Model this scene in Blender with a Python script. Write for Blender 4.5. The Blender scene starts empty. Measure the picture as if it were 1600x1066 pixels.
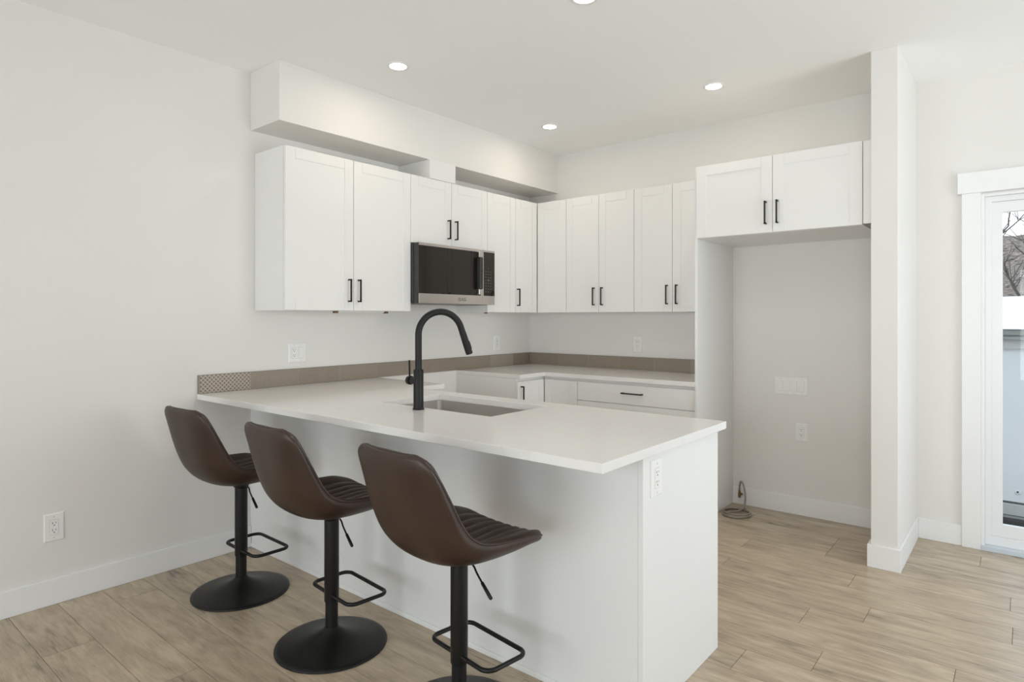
import bpy, bmesh, math, random
from mathutils import Vector, Matrix
random.seed(7)
scene = bpy.context.scene
COL = scene.collection

# ---------------------------------------------------------------- camera
F_PX = 975.68
cam_d = bpy.data.cameras.new('camera')
cam_d.sensor_fit = 'HORIZONTAL'; cam_d.sensor_width = 36.0
cam_d.lens = F_PX / 1600 * 36.0
cam_d.shift_y = -(533 - 496.9) / 1600
cam_d.clip_start = 0.05; cam_d.clip_end = 300
cam = bpy.data.objects.new('camera', cam_d); COL.objects.link(cam)
cam.location = (3.4906, -4.4862, 1.3288)
cam.rotation_euler = (math.radians(90), 0, math.radians(39.533))
scene.camera = cam

# ---------------------------------------------------------------- view + world
vs = scene.view_settings
scene.display_settings.display_device = 'sRGB'
vs.view_transform = 'Standard'; vs.look = 'None'; vs.gamma = 1.0; vs.use_curve_mapping = False
vs.exposure = 0.0
scene.cycles.max_bounces = 10; scene.cycles.diffuse_bounces = 7; scene.cycles.glossy_bounces = 4
scene.cycles.use_denoising = True
scene.cycles.sample_clamp_indirect = 6.0

world = bpy.data.worlds.new('overcast_sky'); scene.world = world; world.use_nodes = True
wn = world.node_tree.nodes; wl = world.node_tree.links
bg = wn['Background']
tc = wn.new('ShaderNodeTexCoord'); sep = wn.new('ShaderNodeSeparateXYZ'); rmp = wn.new('ShaderNodeValToRGB')
wl.new(tc.outputs['Generated'], sep.inputs[0]); wl.new(sep.outputs['Z'], rmp.inputs[0])
rmp.color_ramp.elements[0].position = 0.0; rmp.color_ramp.elements[0].color = (0.90, 0.91, 0.93, 1)
rmp.color_ramp.elements[1].position = 0.6; rmp.color_ramp.elements[1].color = (0.80, 0.88, 1.0, 1)
wl.new(rmp.outputs[0], bg.inputs[0]); bg.inputs[1].default_value = 1.76

POT_L = 97.0           # radiance of the pot light diffusers
POT_COL = (1.0, 0.86, 0.69)
DAY_COL = (0.92, 0.96, 1.0)

def daylight(name, loc, rot, sx, sy, power, col=DAY_COL):
    l = bpy.data.lights.new(name, 'AREA'); l.shape = 'RECTANGLE'; l.size = sx; l.size_y = sy
    l.energy = power; l.color = col; l.spread = math.radians(130)
    o = bpy.data.objects.new(name, l); COL.objects.link(o); o.location = loc; o.rotation_euler = rot
    return o
# area lamps added outside the made-up, unseen windows to stand in for daylight
H = math.pi / 2
TILT = math.radians(18)      # lamps tilted up to brighten the ceiling, as snow bounce would
daylight('added_side_daylight', (6.22, -1.75, 1.30), (0, H + TILT, 0), 2.0, 2.2, 47)
daylight('added_side_daylight', (6.22, -5.4, 1.40), (0, H + TILT, 0), 1.6, 1.9, 12)
daylight('added_rear_daylight', (1.6, -7.72, 1.2), (H + TILT * .3, 0, 0), 2.0, 1.8, 34)
daylight('added_rear_daylight', (4.2, -7.72, 1.2), (H + TILT * .3, 0, 0), 1.8, 1.8, 44)

CEIL = 2.7525; RX = 5.7; RY = -7.2

# ---------------------------------------------------------------- materials
def nm(name):
    m = bpy.data.materials.new(name); m.use_nodes = True
    nt = m.node_tree; return m, nt, nt.nodes['Principled BSDF']
def N(nt, t, **kw):
    n = nt.nodes.new(t)
    for k, v in kw.items(): setattr(n, k, v)
    return n
def pmat(name, col, rough=0.5, metal=0.0, var=0.03, nscale=6.0, bump=0.0, bscale=200.0, stretch=(1, 1, 1), spec=0.5, coat=0.0):
    m, nt, b = nm(name); L = nt.links
    tcn = N(nt, 'ShaderNodeTexCoord'); mp = N(nt, 'ShaderNodeMapping'); mp.inputs['Scale'].default_value = stretch
    L.new(tcn.outputs['Object'], mp.inputs[0])
    no = N(nt, 'ShaderNodeTexNoise'); no.inputs['Scale'].default_value = nscale; no.inputs['Detail'].default_value = 4
    L.new(mp.outputs[0], no.inputs['Vector'])
    cr = N(nt, 'ShaderNodeValToRGB'); c = Vector(col)
    lo = c * (1 - var); hi = c * (1 + var)
    cr.color_ramp.elements[0].position = .3; cr.color_ramp.elements[0].color = (*lo, 1)
    cr.color_ramp.elements[1].position = .7; cr.color_ramp.elements[1].color = (*[min(1, x) for x in hi], 1)
    L.new(no.outputs['Fac'], cr.inputs[0]); L.new(cr.outputs[0], b.inputs['Base Color'])
    b.inputs['Roughness'].default_value = rough; b.inputs['Metallic'].default_value = metal
    b.inputs['Specular IOR Level'].default_value = spec; b.inputs['Coat Weight'].default_value = coat
    if bump:
        n2 = N(nt, 'ShaderNodeTexNoise'); n2.inputs['Scale'].default_value = bscale; n2.inputs['Detail'].default_value = 3
        L.new(mp.outputs[0], n2.inputs['Vector'])
        bp = N(nt, 'ShaderNodeBump'); bp.inputs['Strength'].default_value = bump; bp.inputs['Distance'].default_value = .002
        L.new(n2.outputs['Fac'], bp.inputs['Height']); L.new(bp.outputs[0], b.inputs['Normal'])
    return m
M = {}
M['wall'] = pmat('wall_paint', (.78, .763, .735), .75, var=.008, nscale=2, bump=.12, bscale=260, spec=.3)
M['ceiling'] = pmat('ceiling_paint', (.93, .93, .92), .85, var=.006, nscale=2, bump=.15, bscale=200, spec=.2)
M['trim'] = pmat('trim_paint', (.84, .84, .835), .42, var=.006, nscale=3)
M['cab'] = pmat('cabinet_white', (.81, .803, .788), .38, var=.006, nscale=3)
M['panel'] = pmat('panel_white', (.80, .80, .79), .45, var=.008, nscale=2)
M['black'] = pmat('matt_black_metal', (.010, .0095, .009), .45, spec=.28, metal=.0, var=.15, nscale=30, bump=.05, bscale=900)
M['blackstool'] = pmat('black_powder_coat', (.007, .0067, .0062), .38, spec=.32, metal=.0, var=.1, nscale=40, bump=.06, bscale=900)
M['bronze'] = pmat('dark_bronze_handle', (.035, .026, .020), .4, metal=.5, var=.15, nscale=40)
M['steel'] = pmat('brushed_steel', (.50, .48, .46), .30, metal=1, var=.05, nscale=30, stretch=(1, 30, 1))
M['sinksteel'] = pmat('sink_steel', (.66, .63, .60), .38, metal=1, var=.06, nscale=10, stretch=(2, 2, 40))
M['micro_frame'] = pmat('microwave_steel', (.60, .56, .53), .22, metal=1, var=.03, nscale=10, stretch=(1, 1, 30))
M['micro_side'] = pmat('microwave_dark_side', (.035, .038, .037), .4, metal=.2, var=.08, nscale=20)
M['plastic'] = pmat('white_plastic', (.85, .845, .83), .3, var=.005)
M['slot'] = pmat('dark_slot', (.03, .03, .03), .6, var=.05)
M['screw'] = pmat('painted_screw', (.6, .59, .57), .35, metal=.4)
M['dots'] = pmat('grey_print', (.11, .10, .095), .4)
M['glow'] = None
M['hose'] = pmat('braided_hose', (.34, .30, .27), .42, metal=.5, var=.35, nscale=500, bump=.5, bscale=700)
M['brass'] = pmat('aged_brass', (.30, .20, .09), .35, metal=.9, var=.15, nscale=60)
M['brown_wood'] = pmat('brown_wood', (.16, .085, .05), .6, var=.2, nscale=60)
M['vinyl'] = pmat('white_vinyl', (.82, .83, .84), .35, var=.005)
M['sill'] = pmat('grey_sill', (.60, .66, .72), .35, var=.02)
M['metaledge'] = pmat('tile_edge_metal', (.26, .23, .19), .35, metal=.5, var=.05)

def glassmat(name, tint, alpha_dark=False, rough=.02):
    m, nt, b = nm(name)
    b.inputs['Base Color'].default_value = (*tint, 1); b.inputs['Roughness'].default_value = rough
    return m
m, nt, b = nm('microwave_black_glass'); M['mglass'] = m
b.inputs['Roughness'].default_value = .015; b.inputs['Specular IOR Level'].default_value = .42
no = N(nt, 'ShaderNodeTexNoise'); no.inputs['Scale'].default_value = 3
cr = N(nt, 'ShaderNodeValToRGB'); cr.color_ramp.elements[0].color = (.014, .010, .008, 1); cr.color_ramp.elements[1].color = (.019, .014, .011, 1)
nt.links.new(no.outputs['Fac'], cr.inputs[0]); nt.links.new(cr.outputs[0], b.inputs['Base Color'])
# window pane: thin clear glass
m = bpy.data.materials.new('window_pane_glass'); m.use_nodes = True; M['pane'] = m
nt = m.node_tree; nt.nodes.clear()
out = N(nt, 'ShaderNodeOutputMaterial'); tr = N(nt, 'ShaderNodeBsdfTransparent'); gl = N(nt, 'ShaderNodeBsdfGlossy'); mx = N(nt, 'ShaderNodeMixShader')
tr.inputs[0].default_value = (.96, .98, .98, 1); gl.inputs['Roughness'].default_value = .01
lw = N(nt, 'ShaderNodeLayerWeight'); lw.inputs[0].default_value = .5      # same from both sides of the thin pane
pw = N(nt, 'ShaderNodeMath', operation='POWER'); pw.inputs[1].default_value = 4.0; ml = N(nt, 'ShaderNodeMath', operation='MULTIPLY_ADD'); ml.inputs[1].default_value = .5; ml.inputs[2].default_value = .012
nt.links.new(lw.outputs['Facing'], pw.inputs[0]); nt.links.new(pw.outputs[0], ml.inputs[0]); nt.links.new(ml.outputs[0], mx.inputs[0]); nt.links.new(tr.outputs[0], mx.inputs[1]); nt.links.new(gl.outputs[0], mx.inputs[2]); nt.links.new(mx.outputs[0], out.inputs[0])
def emit(name, col, s):
    m = bpy.data.materials.new(name); m.use_nodes = True; nt = m.node_tree; nt.nodes.clear()
    o = N(nt, 'ShaderNodeOutputMaterial'); e = N(nt, 'ShaderNodeEmission'); e.inputs[0].default_value = (*col, 1); e.inputs[1].default_value = s
    nt.links.new(e.outputs[0], o.inputs[0]); return m
M['pot'] = emit('pot_light_diffuser', POT_COL, POT_L); M['pot_added'] = emit('added_pot_light_diffuser', POT_COL, 50)

# quartz countertop: off-white with sparse faint veins
m, nt, b = nm('white_quartz'); M['quartz'] = m; L = nt.links
tcn = N(nt, 'ShaderNodeTexCoord')
n1 = N(nt, 'ShaderNodeTexNoise'); n1.inputs['Scale'].default_value = 3.2; n1.inputs['Detail'].default_value = 8; n1.inputs['Distortion'].default_value = 1.6
n2 = N(nt, 'ShaderNodeTexNoise'); n2.inputs['Scale'].default_value = 1.4
L.new(tcn.outputs['Object'], n1.inputs['Vector']); L.new(tcn.outputs['Object'], n2.inputs['Vector'])
ab = N(nt, 'ShaderNodeMath', operation='SUBTRACT'); ab.inputs[1].default_value = .5; L.new(n1.outputs['Fac'], ab.inputs[0])
ab2 = N(nt, 'ShaderNodeMath', operation='ABSOLUTE'); L.new(ab.outputs[0], ab2.inputs[0])
cr = N(nt, 'ShaderNodeValToRGB'); cr.color_ramp.elements[0].position = 0; cr.color_ramp.elements[0].color = (.755, .735, .705, 1)
cr.color_ramp.elements[1].position = .012; cr.color_ramp.elements[1].color = (.80, .785, .765, 1); L.new(ab2.outputs[0], cr.inputs[0])
mixc = N(nt, 'ShaderNodeMixRGB'); cr2 = N(nt, 'ShaderNodeValToRGB'); cr2.color_ramp.elements[0].position = .5; cr2.color_ramp.elements[1].position = .62
L.new(n2.outputs['Fac'], cr2.inputs[0]); L.new(cr2.outputs[0], mixc.inputs[0]); mixc.inputs[1].default_value = (.80, .785, .765, 1); L.new(cr.outputs[0], mixc.inputs[2])
L.new(mixc.outputs[0], b.inputs['Base Color']); b.inputs['Roughness'].default_value = .16

# leather
m, nt, b = nm('brown_leather'); M['leather'] = m; L = nt.links
tcn = N(nt, 'ShaderNodeTexCoord')
n1 = N(nt, 'ShaderNodeTexNoise'); n1.inputs['Scale'].default_value = 9; n1.inputs['Detail'].default_value = 6; L.new(tcn.outputs['Object'], n1.inputs['Vector'])
cr = N(nt, 'ShaderNodeValToRGB'); cr.color_ramp.elements[0].position = .25; cr.color_ramp.elements[0].color = (.026, .012, .007, 1)
cr.color_ramp.elements[1].position = .75; cr.color_ramp.elements[1].color = (.047, .024, .015, 1); L.new(n1.outputs['Fac'], cr.inputs[0]); L.new(cr.outputs[0], b.inputs['Base Color'])
vo = N(nt, 'ShaderNodeTexVoronoi'); vo.inputs['Scale'].default_value = 420; L.new(tcn.outputs['Object'], vo.inputs['Vector'])
bp = N(nt, 'ShaderNodeBump'); bp.inputs['Strength'].default_value = .12; bp.inputs['Distance'].default_value = .001; L.new(vo.outputs['Distance'], bp.inputs['Height']); L.new(bp.outputs[0], b.inputs['Normal'])
b.inputs['Roughness'].default_value = .42
M['piping'] = pmat('dark_leather_piping', (.035, .018, .012), .4, var=.1, nscale=30)

# wood plank floor (tone and shift are stored per plank)
m, nt, b = nm('greige_oak_planks'); M['floor'] = m; L = nt.links
tcn = N(nt, 'ShaderNodeTexCoord'); at = N(nt, 'ShaderNodeAttribute'); at.attribute_name = 'shift'
at2 = N(nt, 'ShaderNodeAttribute'); at2.attribute_name = 'tone'
sh = N(nt, 'ShaderNodeCombineXYZ'); 
for i in range(3): L.new(at.outputs['Fac'], sh.inputs[i])
ad = N(nt, 'ShaderNodeVectorMath', operation='ADD'); L.new(tcn.outputs['Object'], ad.inputs[0]); L.new(sh.outputs[0], ad.inputs[1])
def nz(sc, s, det, dist=0):
    mp = N(nt, 'ShaderNodeMapping'); mp.inputs['Scale'].default_value = sc; L.new(ad.outputs[0], mp.inputs[0])
    n = N(nt, 'ShaderNodeTexNoise'); n.inputs['Scale'].default_value = s; n.inputs['Detail'].default_value = det; n.inputs['Distortion'].default_value = dist
    L.new(mp.outputs[0], n.inputs['Vector']); return n
big = nz((1.2, 5.2, 1), 1.9, 5, 1.4); med = nz((2.2, 16, 1), 2.4, 6, 1.0); fine = nz((6, 150, 1), 2.0, 4, .2)
def mr(src, a0, a1, b0, b1):
    n = N(nt, 'ShaderNodeMapRange'); n.inputs[1].default_value = a0; n.inputs[2].default_value = a1; n.inputs[3].default_value = b0; n.inputs[4].default_value = b1
    L.new(src, n.inputs[0]); return n.outputs[0]
def mth(op, a, c):
    n = N(nt, 'ShaderNodeMath', operation=op)
    for i, x in enumerate((a, c)):
        if isinstance(x, (int, float)): n.inputs[i].default_value = x
        else: L.new(x, n.inputs[i])
    return n.outputs[0]
f1 = mr(big.outputs['Fac'], .28, .70, 0, .56); f2 = mr(med.outputs['Fac'], .3, .7, 0, .36); f3 = mr(fine.outputs['Fac'], .3, .7, -.05, .23)
fac = mth('ADD', mth('ADD', f1, f2), f3); fac = mth('ADD', fac, mr(at2.outputs['Fac'], 0, 1, -.10, .10))
cr = N(nt, 'ShaderNodeValToRGB'); e = cr.color_ramp.elements
e[0].position = .12; e[0].color = (.200, .158, .118, 1)
e[1].position = .92; e[1].color = (.560, .450, .325, 1)
x = e.new(.36); x.color = (.375, .296, .210, 1); x = e.new(.6); x.color = (.465, .370, .263, 1)
L.new(fac, cr.inputs[0]); L.new(cr.outputs[0], b.inputs['Base Color'])
bp = N(nt, 'ShaderNodeBump'); bp.inputs['Strength'].default_value = .10; bp.inputs['Distance'].default_value = .002; L.new(fine.outputs['Fac'], bp.inputs['Height']); L.new(bp.outputs[0], b.inputs['Normal'])
b.inputs['Roughness'].default_value = .27; b.inputs['Specular IOR Level'].default_value = .6
M['gap'] = pmat('plank_gap', (.10, .08, .06), .8)

# ---------------------------------------------------------------- mesh helpers
class MB:
    """collects shapes in local coordinates around origin o"""
    def __init__(s, o=(0, 0, 0)): s.bm = bmesh.new(); s.o = Vector(o); s.mi = 0
    def _f(s, vs):
        try: f = s.bm.faces.new(vs); f.material_index = s.mi; return f
        except ValueError: return None
    def box(s, x0, x1, y0, y1, z0, z1):
        if x0 > x1: x0, x1 = x1, x0
        if y0 > y1: y0, y1 = y1, y0
        if z0 > z1: z0, z1 = z1, z0
        v = [s.bm.verts.new(Vector(p) - s.o) for p in [(x0,y0,z0),(x1,y0,z0),(x1,y1,z0),(x0,y1,z0),(x0,y0,z1),(x1,y0,z1),(x1,y1,z1),(x0,y1,z1)]]
        for q in ((0,3,2,1),(4,5,6,7),(0,1,5,4),(1,2,6,5),(2,3,7,6),(3,0,4,7)): s._f([v[i] for i in q])
        return s
    def cells(s, U, V, filled, w0, w1, axes='xyz'):
        """slab made of grid cells; axes gives which world axis U, V and the thickness W use"""
        nu, nv = len(U) - 1, len(V) - 1; cache = {}
        ai = ['xyz'.index(a) for a in axes]
        def vt(i, j, k):
            if (i, j, k) not in cache:
                p = [0, 0, 0]; p[ai[0]] = U[i]; p[ai[1]] = V[j]; p[ai[2]] = (w0, w1)[k]
                cache[(i, j, k)] = s.bm.verts.new(Vector(p) - s.o)
            return cache[(i, j, k)]
        F = lambda i, j: 0 <= i < nu and 0 <= j < nv and filled(i, j)
        for i in range(nu):
            for j in range(nv):
                if not F(i, j): continue
                s._f([vt(i,j,0), vt(i,j+1,0), vt(i+1,j+1,0), vt(i+1,j,0)])
                s._f([vt(i,j,1), vt(i+1,j,1), vt(i+1,j+1,1), vt(i,j+1,1)])
                if not F(i-1,j): s._f([vt(i,j,0), vt(i,j,1), vt(i,j+1,1), vt(i,j+1,0)])
                if not F(i+1,j): s._f([vt(i+1,j,0), vt(i+1,j+1,0), vt(i+1,j+1,1), vt(i+1,j,1)])
                if not F(i,j-1): s._f([vt(i,j,0), vt(i+1,j,0), vt(i+1,j,1), vt(i,j,1)])
                if not F(i,j+1): s._f([vt(i,j+1,0), vt(i,j+1,1), vt(i+1,j+1,1), vt(i+1,j+1,0)])
        bmesh.ops.recalc_face_normals(s.bm, faces=s.bm.faces[:])
        return s
    def lathe(s, prof, c=(0, 0, 0), n=48, axis='z', cap=True):
        c = Vector(c) - s.o; rings = []
        for r, h in prof:
            ring = []
            for i in range(n):
                a = 2 * math.pi * i / n; ca, sa = r * math.cos(a), r * math.sin(a)
                p = {'z': (ca, sa, h), 'y': (sa, h, ca), 'x': (h, ca, sa)}[axis]
                ring.append(s.bm.verts.new(c + Vector(p)))
            rings.append(ring)
        for a, b_ in zip(rings, rings[1:]):
            for i in range(n): s._f([a[i], a[(i+1) % n], b_[(i+1) % n], b_[i]])
        if cap: s._f(rings[0][::-1]); s._f(rings[-1])
        return s
    def tube(s, pts, r, n=14, closed=False, cap=True):
        P = [Vector(p) - s.o for p in pts]; m_ = len(P); rings = []
        T = []
        for i in range(m_):
            a = P[(i-1) % m_] if closed or i > 0 else P[0]; b_ = P[(i+1) % m_] if closed or i < m_-1 else P[-1]
            T.append((b_ - a).normalized())
        up = Vector((0, 0, 1)) if abs(T[0].z) < .9 else Vector((1, 0, 0))
        nrm = T[0].cross(up).normalized()
        for i in range(m_):
            nrm = (nrm - T[i] * nrm.dot(T[i])).normalized(); bi = T[i].cross(nrm)
            rr = r[i] if isinstance(r, (list, tuple)) else r
            rings.append([s.bm.verts.new(P[i] + (nrm * math.cos(2*math.pi*k/n) + bi * math.sin(2*math.pi*k/n)) * rr) for k in range(n)])
        rng = range(m_ if closed else m_-1)
        for i in rng:
            a, b_ = rings[i], rings[(i+1) % m_]
            off = 0
            if closed and i == m_-1:
                off = min(range(n), key=lambda o: (a[0].co - b_[o].co).length)
            for k in range(n): s._f([a[k], a[(k+1) % n], b_[(k+1+off) % n], b_[(k+off) % n]])
        if cap and not closed: s._f(rings[0][::-1]); s._f(rings[-1])
        return s
    def prism(s, poly, z0, z1):
        a = [s.bm.verts.new(Vector((x, y, z0)) - s.o) for x, y in poly]; b_ = [s.bm.verts.new(Vector((x, y, z1)) - s.o) for x, y in poly]
        n = len(poly); s._f(a[::-1]); s._f(b_)
        for i in range(n): s._f([a[i], a[(i+1) % n], b_[(i+1) % n], b_[i]])
        return s
    def build(s, name, mats, parent=None, smooth=False, bevel=0, seg=2, angle=40):
        bmesh.ops.recalc_face_normals(s.bm, faces=s.bm.faces[:])
        me = bpy.data.meshes.new(name); s.bm.to_mesh(me); s.bm.free()
        if not isinstance(mats, (list, tuple)): mats = [mats]
        for m_ in mats: me.materials.append(m_)
        o = bpy.data.objects.new(name, me); COL.objects.link(o)
        if parent is not None: o.parent = parent
        else: o.location = s.o
        if smooth or bevel:
            me.polygons.foreach_set('use_smooth', [True] * len(me.polygons))
            try: me.set_sharp_from_angle(angle=math.radians(angle))
            except Exception: pass
        if bevel:
            bv = o.modifiers.new('edge', 'BEVEL'); bv.width = bevel; bv.segments = seg; bv.limit_method = 'ANGLE'; bv.angle_limit = math.radians(35)
            bv.harden_normals = True
        return o

def tag(o, label=None, cat=None, group=None, kind=None):
    if label: o['label'] = label
    if cat: o['category'] = cat
    if group: o['group'] = group
    if kind: o['kind'] = kind
    return o
def empty(name, loc, rz=0):
    o = bpy.data.objects.new(name, None); COL.objects.link(o); o.location = loc; o.rotation_euler = (0, 0, rz); o.empty_display_size = .1
    return o
def struct(o, label=None): o['kind'] = 'structure'; o['label'] = label or o.name.replace('_', ' '); return o
def kids(o): return [c for c in bpy.data.objects if c.parent == o]
def copy_tree(o, parent=None):
    ch = kids(o); c = o.copy(); COL.objects.link(c)
    if parent: c.parent = parent
    for k in ch: copy_tree(k, c)
    return c
def local(mb_origin): return MB((0, 0, 0))

# ---------------------------------------------------------------- room shell
T = .12
# floor: real planks, rows along x
rows = {}
W = .1815; y_ref = -.507
floor_bm = bmesh.new()
tones, shifts = [], []
known = {0: None}
def row_of(y): return math.floor((y_ref - y) / W)      # row k spans y_ref-(k+1)W .. y_ref-kW
known_ends = [(2.21, -.80), (2.618, -.60), (2.807, -.98), (2.937, -1.35), (2.723, -1.52), (2.863, -1.88), (2.623, -2.06), (3.294, -.25), (3.375, -1.345-.0),
              (.523, -3.69), (.205, -3.32), (.634, -3.15)]
ends = {}
for x, y in known_ends: ends.setdefault(row_of(y), []).append(x)
kmin = row_of(-.001); kmax = row_of(RY)
pl = 1.22
for k in range(kmin, kmax + 1):
    yb, ya = y_ref - (k+1) * W, y_ref - k * W
    ya = min(ya, 0.0); yb = max(yb, RY)
    if ya - yb < .004: continue
    e0 = ends.get(k, [random.uniform(0, pl)])[0]
    if k == row_of(-1.345): e0 = 2.937
    while e0 > 0: e0 -= pl
    x = e0
    while x < RX:
        a, b_ = max(x, 0), min(x + pl, RX); x += pl
        if b_ - a < .01: continue
        g = .0009
        q = [(a+g, yb+g), (b_-g, yb+g), (b_-g, ya-g), (a+g, ya-g)]
        top = [floor_bm.verts.new((px_, py_, 0)) for px_, py_ in q]; bot = [floor_bm.verts.new((px_, py_, -.004)) for px_, py_ in q]
        t_, s_ = random.random(), random.uniform(0, 40)
        fs = [floor_bm.faces.new(top)] + [floor_bm.faces.new((bot[i], bot[(i+1) % 4], top[(i+1) % 4], top[i])) for i in range(4)]
        for f in fs: tones.append(t_); shifts.append(s_)
q = [floor_bm.verts.new(p) for p in [(0, RY, -.003), (RX, RY, -.003), (RX, 0, -.003), (0, 0, -.003)]]
f = floor_bm.faces.new(q); f.material_index = 1; tones.append(.5); shifts.append(0)
q = [floor_bm.verts.new(p) for p in [(-T, RY-T, -.12), (RX+T, RY-T, -.12), (RX+T, T, -.12), (-T, T, -.12)]]
f = floor_bm.faces.new(q[::-1]); f.material_index = 1; tones.append(.5); shifts.append(0)
me = bpy.data.meshes.new('floor'); floor_bm.to_mesh(me); floor_bm.free()
me.materials.append(M['floor']); me.materials.append(M['gap'])
at_ = me.attributes.new('tone', 'FLOAT', 'FACE'); at_.data.foreach_set('value', tones)
at_ = me.attributes.new('shift', 'FLOAT', 'FACE'); at_.data.foreach_set('value', shifts)
floor = bpy.data.objects.new('floor', me); COL.objects.link(floor); struct(floor, 'greige oak plank floor')

struct(MB().box(-T, RX+T, RY-T, T, CEIL, CEIL+.15).build('ceiling', M['ceiling']), 'flat white ceiling')
struct(MB().box(-T, 0, RY-T, T, -.12, CEIL).build('wall_left', M['wall']), 'off-white left wall')
DX0, DX1, DZ = 3.300, 5.14, 2.035
struct(MB().cells([0, DX0, DX1, RX], [-.12, 0, DZ, CEIL], lambda i, j: not (i == 1 and j == 1), 0, T+.02, 'xzy').build('wall_back', M['wall']), 'off-white back wall')
Y = [RY-T, -6.3, -4.5, -2.8, -.7, T]; Z = [-.12, .4, .7, 2.2, 2.3, CEIL]
struct(MB().cells(Y, Z, lambda i, j: not ((i == 1 and j == 2) or (i == 3 and j in (1, 2, 3))), RX, RX+T, 'yzx').build('wall_right', M['wall']), 'off-white right wall with windows')
X = [0, .65, 2.55, 3.35, 5.05, RX]; Z = [-.12, .35, 2.1, CEIL]
struct(MB().cells(X, Z, lambda i, j: not (j == 1 and i in (1, 3)), RY-T, RY, 'xzy').build('wall_rear', M['wall']), 'off-white rear wall with windows')
struct(MB().box(2.845, 2.970, -.691, 0, 0, CEIL).build('wall_partition', M['wall'], bevel=.003), 'white wing wall beside the refrigerator alcove')
struct(MB().box(0, .3164, -2.6508, 0, 2.4197, CEIL).build('ceiling_soffit', M['wall'], bevel=.002), 'boxed soffit above the left wall cabinets')
# unseen windows behind / beside the camera, made up to let in daylight
def window(n, x0, x1, y0, y1, z0, z1, along):
    w = empty('window_%d' % n, ((x0+x1)/2, (y0+y1)/2, z0)); o = w.location
    w['kind'] = 'structure'; w['label'] = 'added unseen white framed window %s' % along
    fw = .06
    mb = MB(o)
    if x1 - x0 > y1 - y0:
        mb.cells([x0, x0+fw, (x0+x1)/2-.03, (x0+x1)/2+.03, x1-fw, x1], [z0, z0+fw, z1-fw, z1], lambda i, j: not (j == 1 and i in (1, 3)), y0+.03, y0+.09, 'xzy')
        mb.build('window_frame', M['vinyl'], w); MB(o).box(x0+fw, x1-fw, y0+.055, y0+.06, z0+fw, z1-fw).build('window_glass', M['pane'], w)
    else:
        mb.cells([y0, y0+fw, (y0+y1)/2-.03, (y0+y1)/2+.03, y1-fw, y1], [z0, z0+fw, z1-fw, z1], lambda i, j: not (j == 1 and i in (1, 3)), x0+.03, x0+.09, 'yzx')
        mb.build('window_frame', M['vinyl'], w); MB(o).box(x0+.055, x0+.06, y0+fw, y1-fw, z0+fw, z1-fw).build('window_glass', M['pane'], w)
window(1, RX, RX+T, -2.8, -.7, .4, 2.3, 'in the right wall near the sliding door')
window(2, RX, RX+T, -6.3, -4.5, .7, 2.2, 'in the right wall of the living room')
window(3, .65, 2.55, RY-T, RY, .35, 2.1, 'in the rear wall near the left corner')
window(4, 3.35, 5.05, RY-T, RY, .35, 2.1, 'in the rear wall near the right corner')

# baseboards
BH, BT = .121, .014
def bb(name, parts):
    mb = MB()
    for p in parts: mb.box(*p)
    return struct(mb.build(name, M['trim'], bevel=.003), 'white baseboard')
bb('baseboard_left', [(0, BT, RY, -2.652, 0, BH)])
bb('baseboard_alcove', [(1.857, 2.845, -BT, 0, 0, BH)])
mb = MB(); mb.prism([(2.845-BT-.002, 0), (2.845-BT-.002, -.691-BT), (2.970+BT, -.691-BT), (2.970+BT, 0), (2.970, 0), (2.970, -.691), (2.845, -.691), (2.845, 0)], 0, BH)
struct(mb.build('baseboard_partition', M['trim'], bevel=.003), 'white baseboard around the wing wall')
bb('baseboard_back', [(2.970+BT, 3.196, -BT, 0, 0, BH), (5.24, RX, -BT, 0, 0, BH)])
bb('baseboard_right', [(RX-BT, RX, RY, -BT, 0, BH)])
bb('baseboard_rear', [(BT, RX-BT, RY, RY+BT, 0, BH)])

# sliding door
d = empty('door_1', ((DX0+DX1)/2, .05, 0)); d['kind'] = 'structure'; d['label'] = 'white framed sliding glass patio door'; o = d.location
mb = MB(o); mb.box(3.196, 3.286, -.022, 0, 0, 2.048).box(DX1+.014, DX1+.104, -.022, 0, 0, 2.048)
mb.build('side_casing', M['trim'], d, bevel=.002)
MB(o).box(3.176, DX1+.124, -.027, 0, 2.048, 2.169).build('head_casing', M['trim'], d, bevel=.002)
MB(o).box(3.286, 3.302, -.010, .14, .0, 2.04).box(DX1-.002, DX1+.014, -.010, .14, 0, 2.04).box(3.302, DX1-.002, -.010, .14, 2.024, 2.04).build('door_jamb', M['trim'], d, bevel=.0015)
# fixed outer frame
fx0, fx1, fz0, fz1 = 3.302, DX1-.002, .028, 2.024
MB(o).cells([fx0, fx0+.030, fx1-.030, fx1], [fz0, fz0+.05, fz1-.03, fz1], lambda i, j: not (i == 1 and j == 1), .022, .115, 'xzy').build('door_frame', M['vinyl'], d, bevel=.002)
def sash(x0, x1, y0, y1, nme):
    MB(o).cells([x0, x0+.052, x1-.062, x1], [.078, .148, 1.932, 1.994], lambda i, j: not (i == 1 and j == 1), y0, y1, 'xzy').build(nme, M['vinyl'], d, bevel=.003)
    MB(o).box(x0+.048, x1-.058, (y0+y1)/2-.003, (y0+y1)/2+.003, .144, 1.936).build('glass_pane', M['pane'], d)
sash(3.330, 4.25, .040, .074, 'sliding_sash'); sash(4.19, 5.112, .078, .110, 'fixed_sash')
MB(o).box(3.286, DX1+.014, -.024, .14, 0, .028).build('door_sill', M['sill'], d, bevel=.002)

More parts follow.
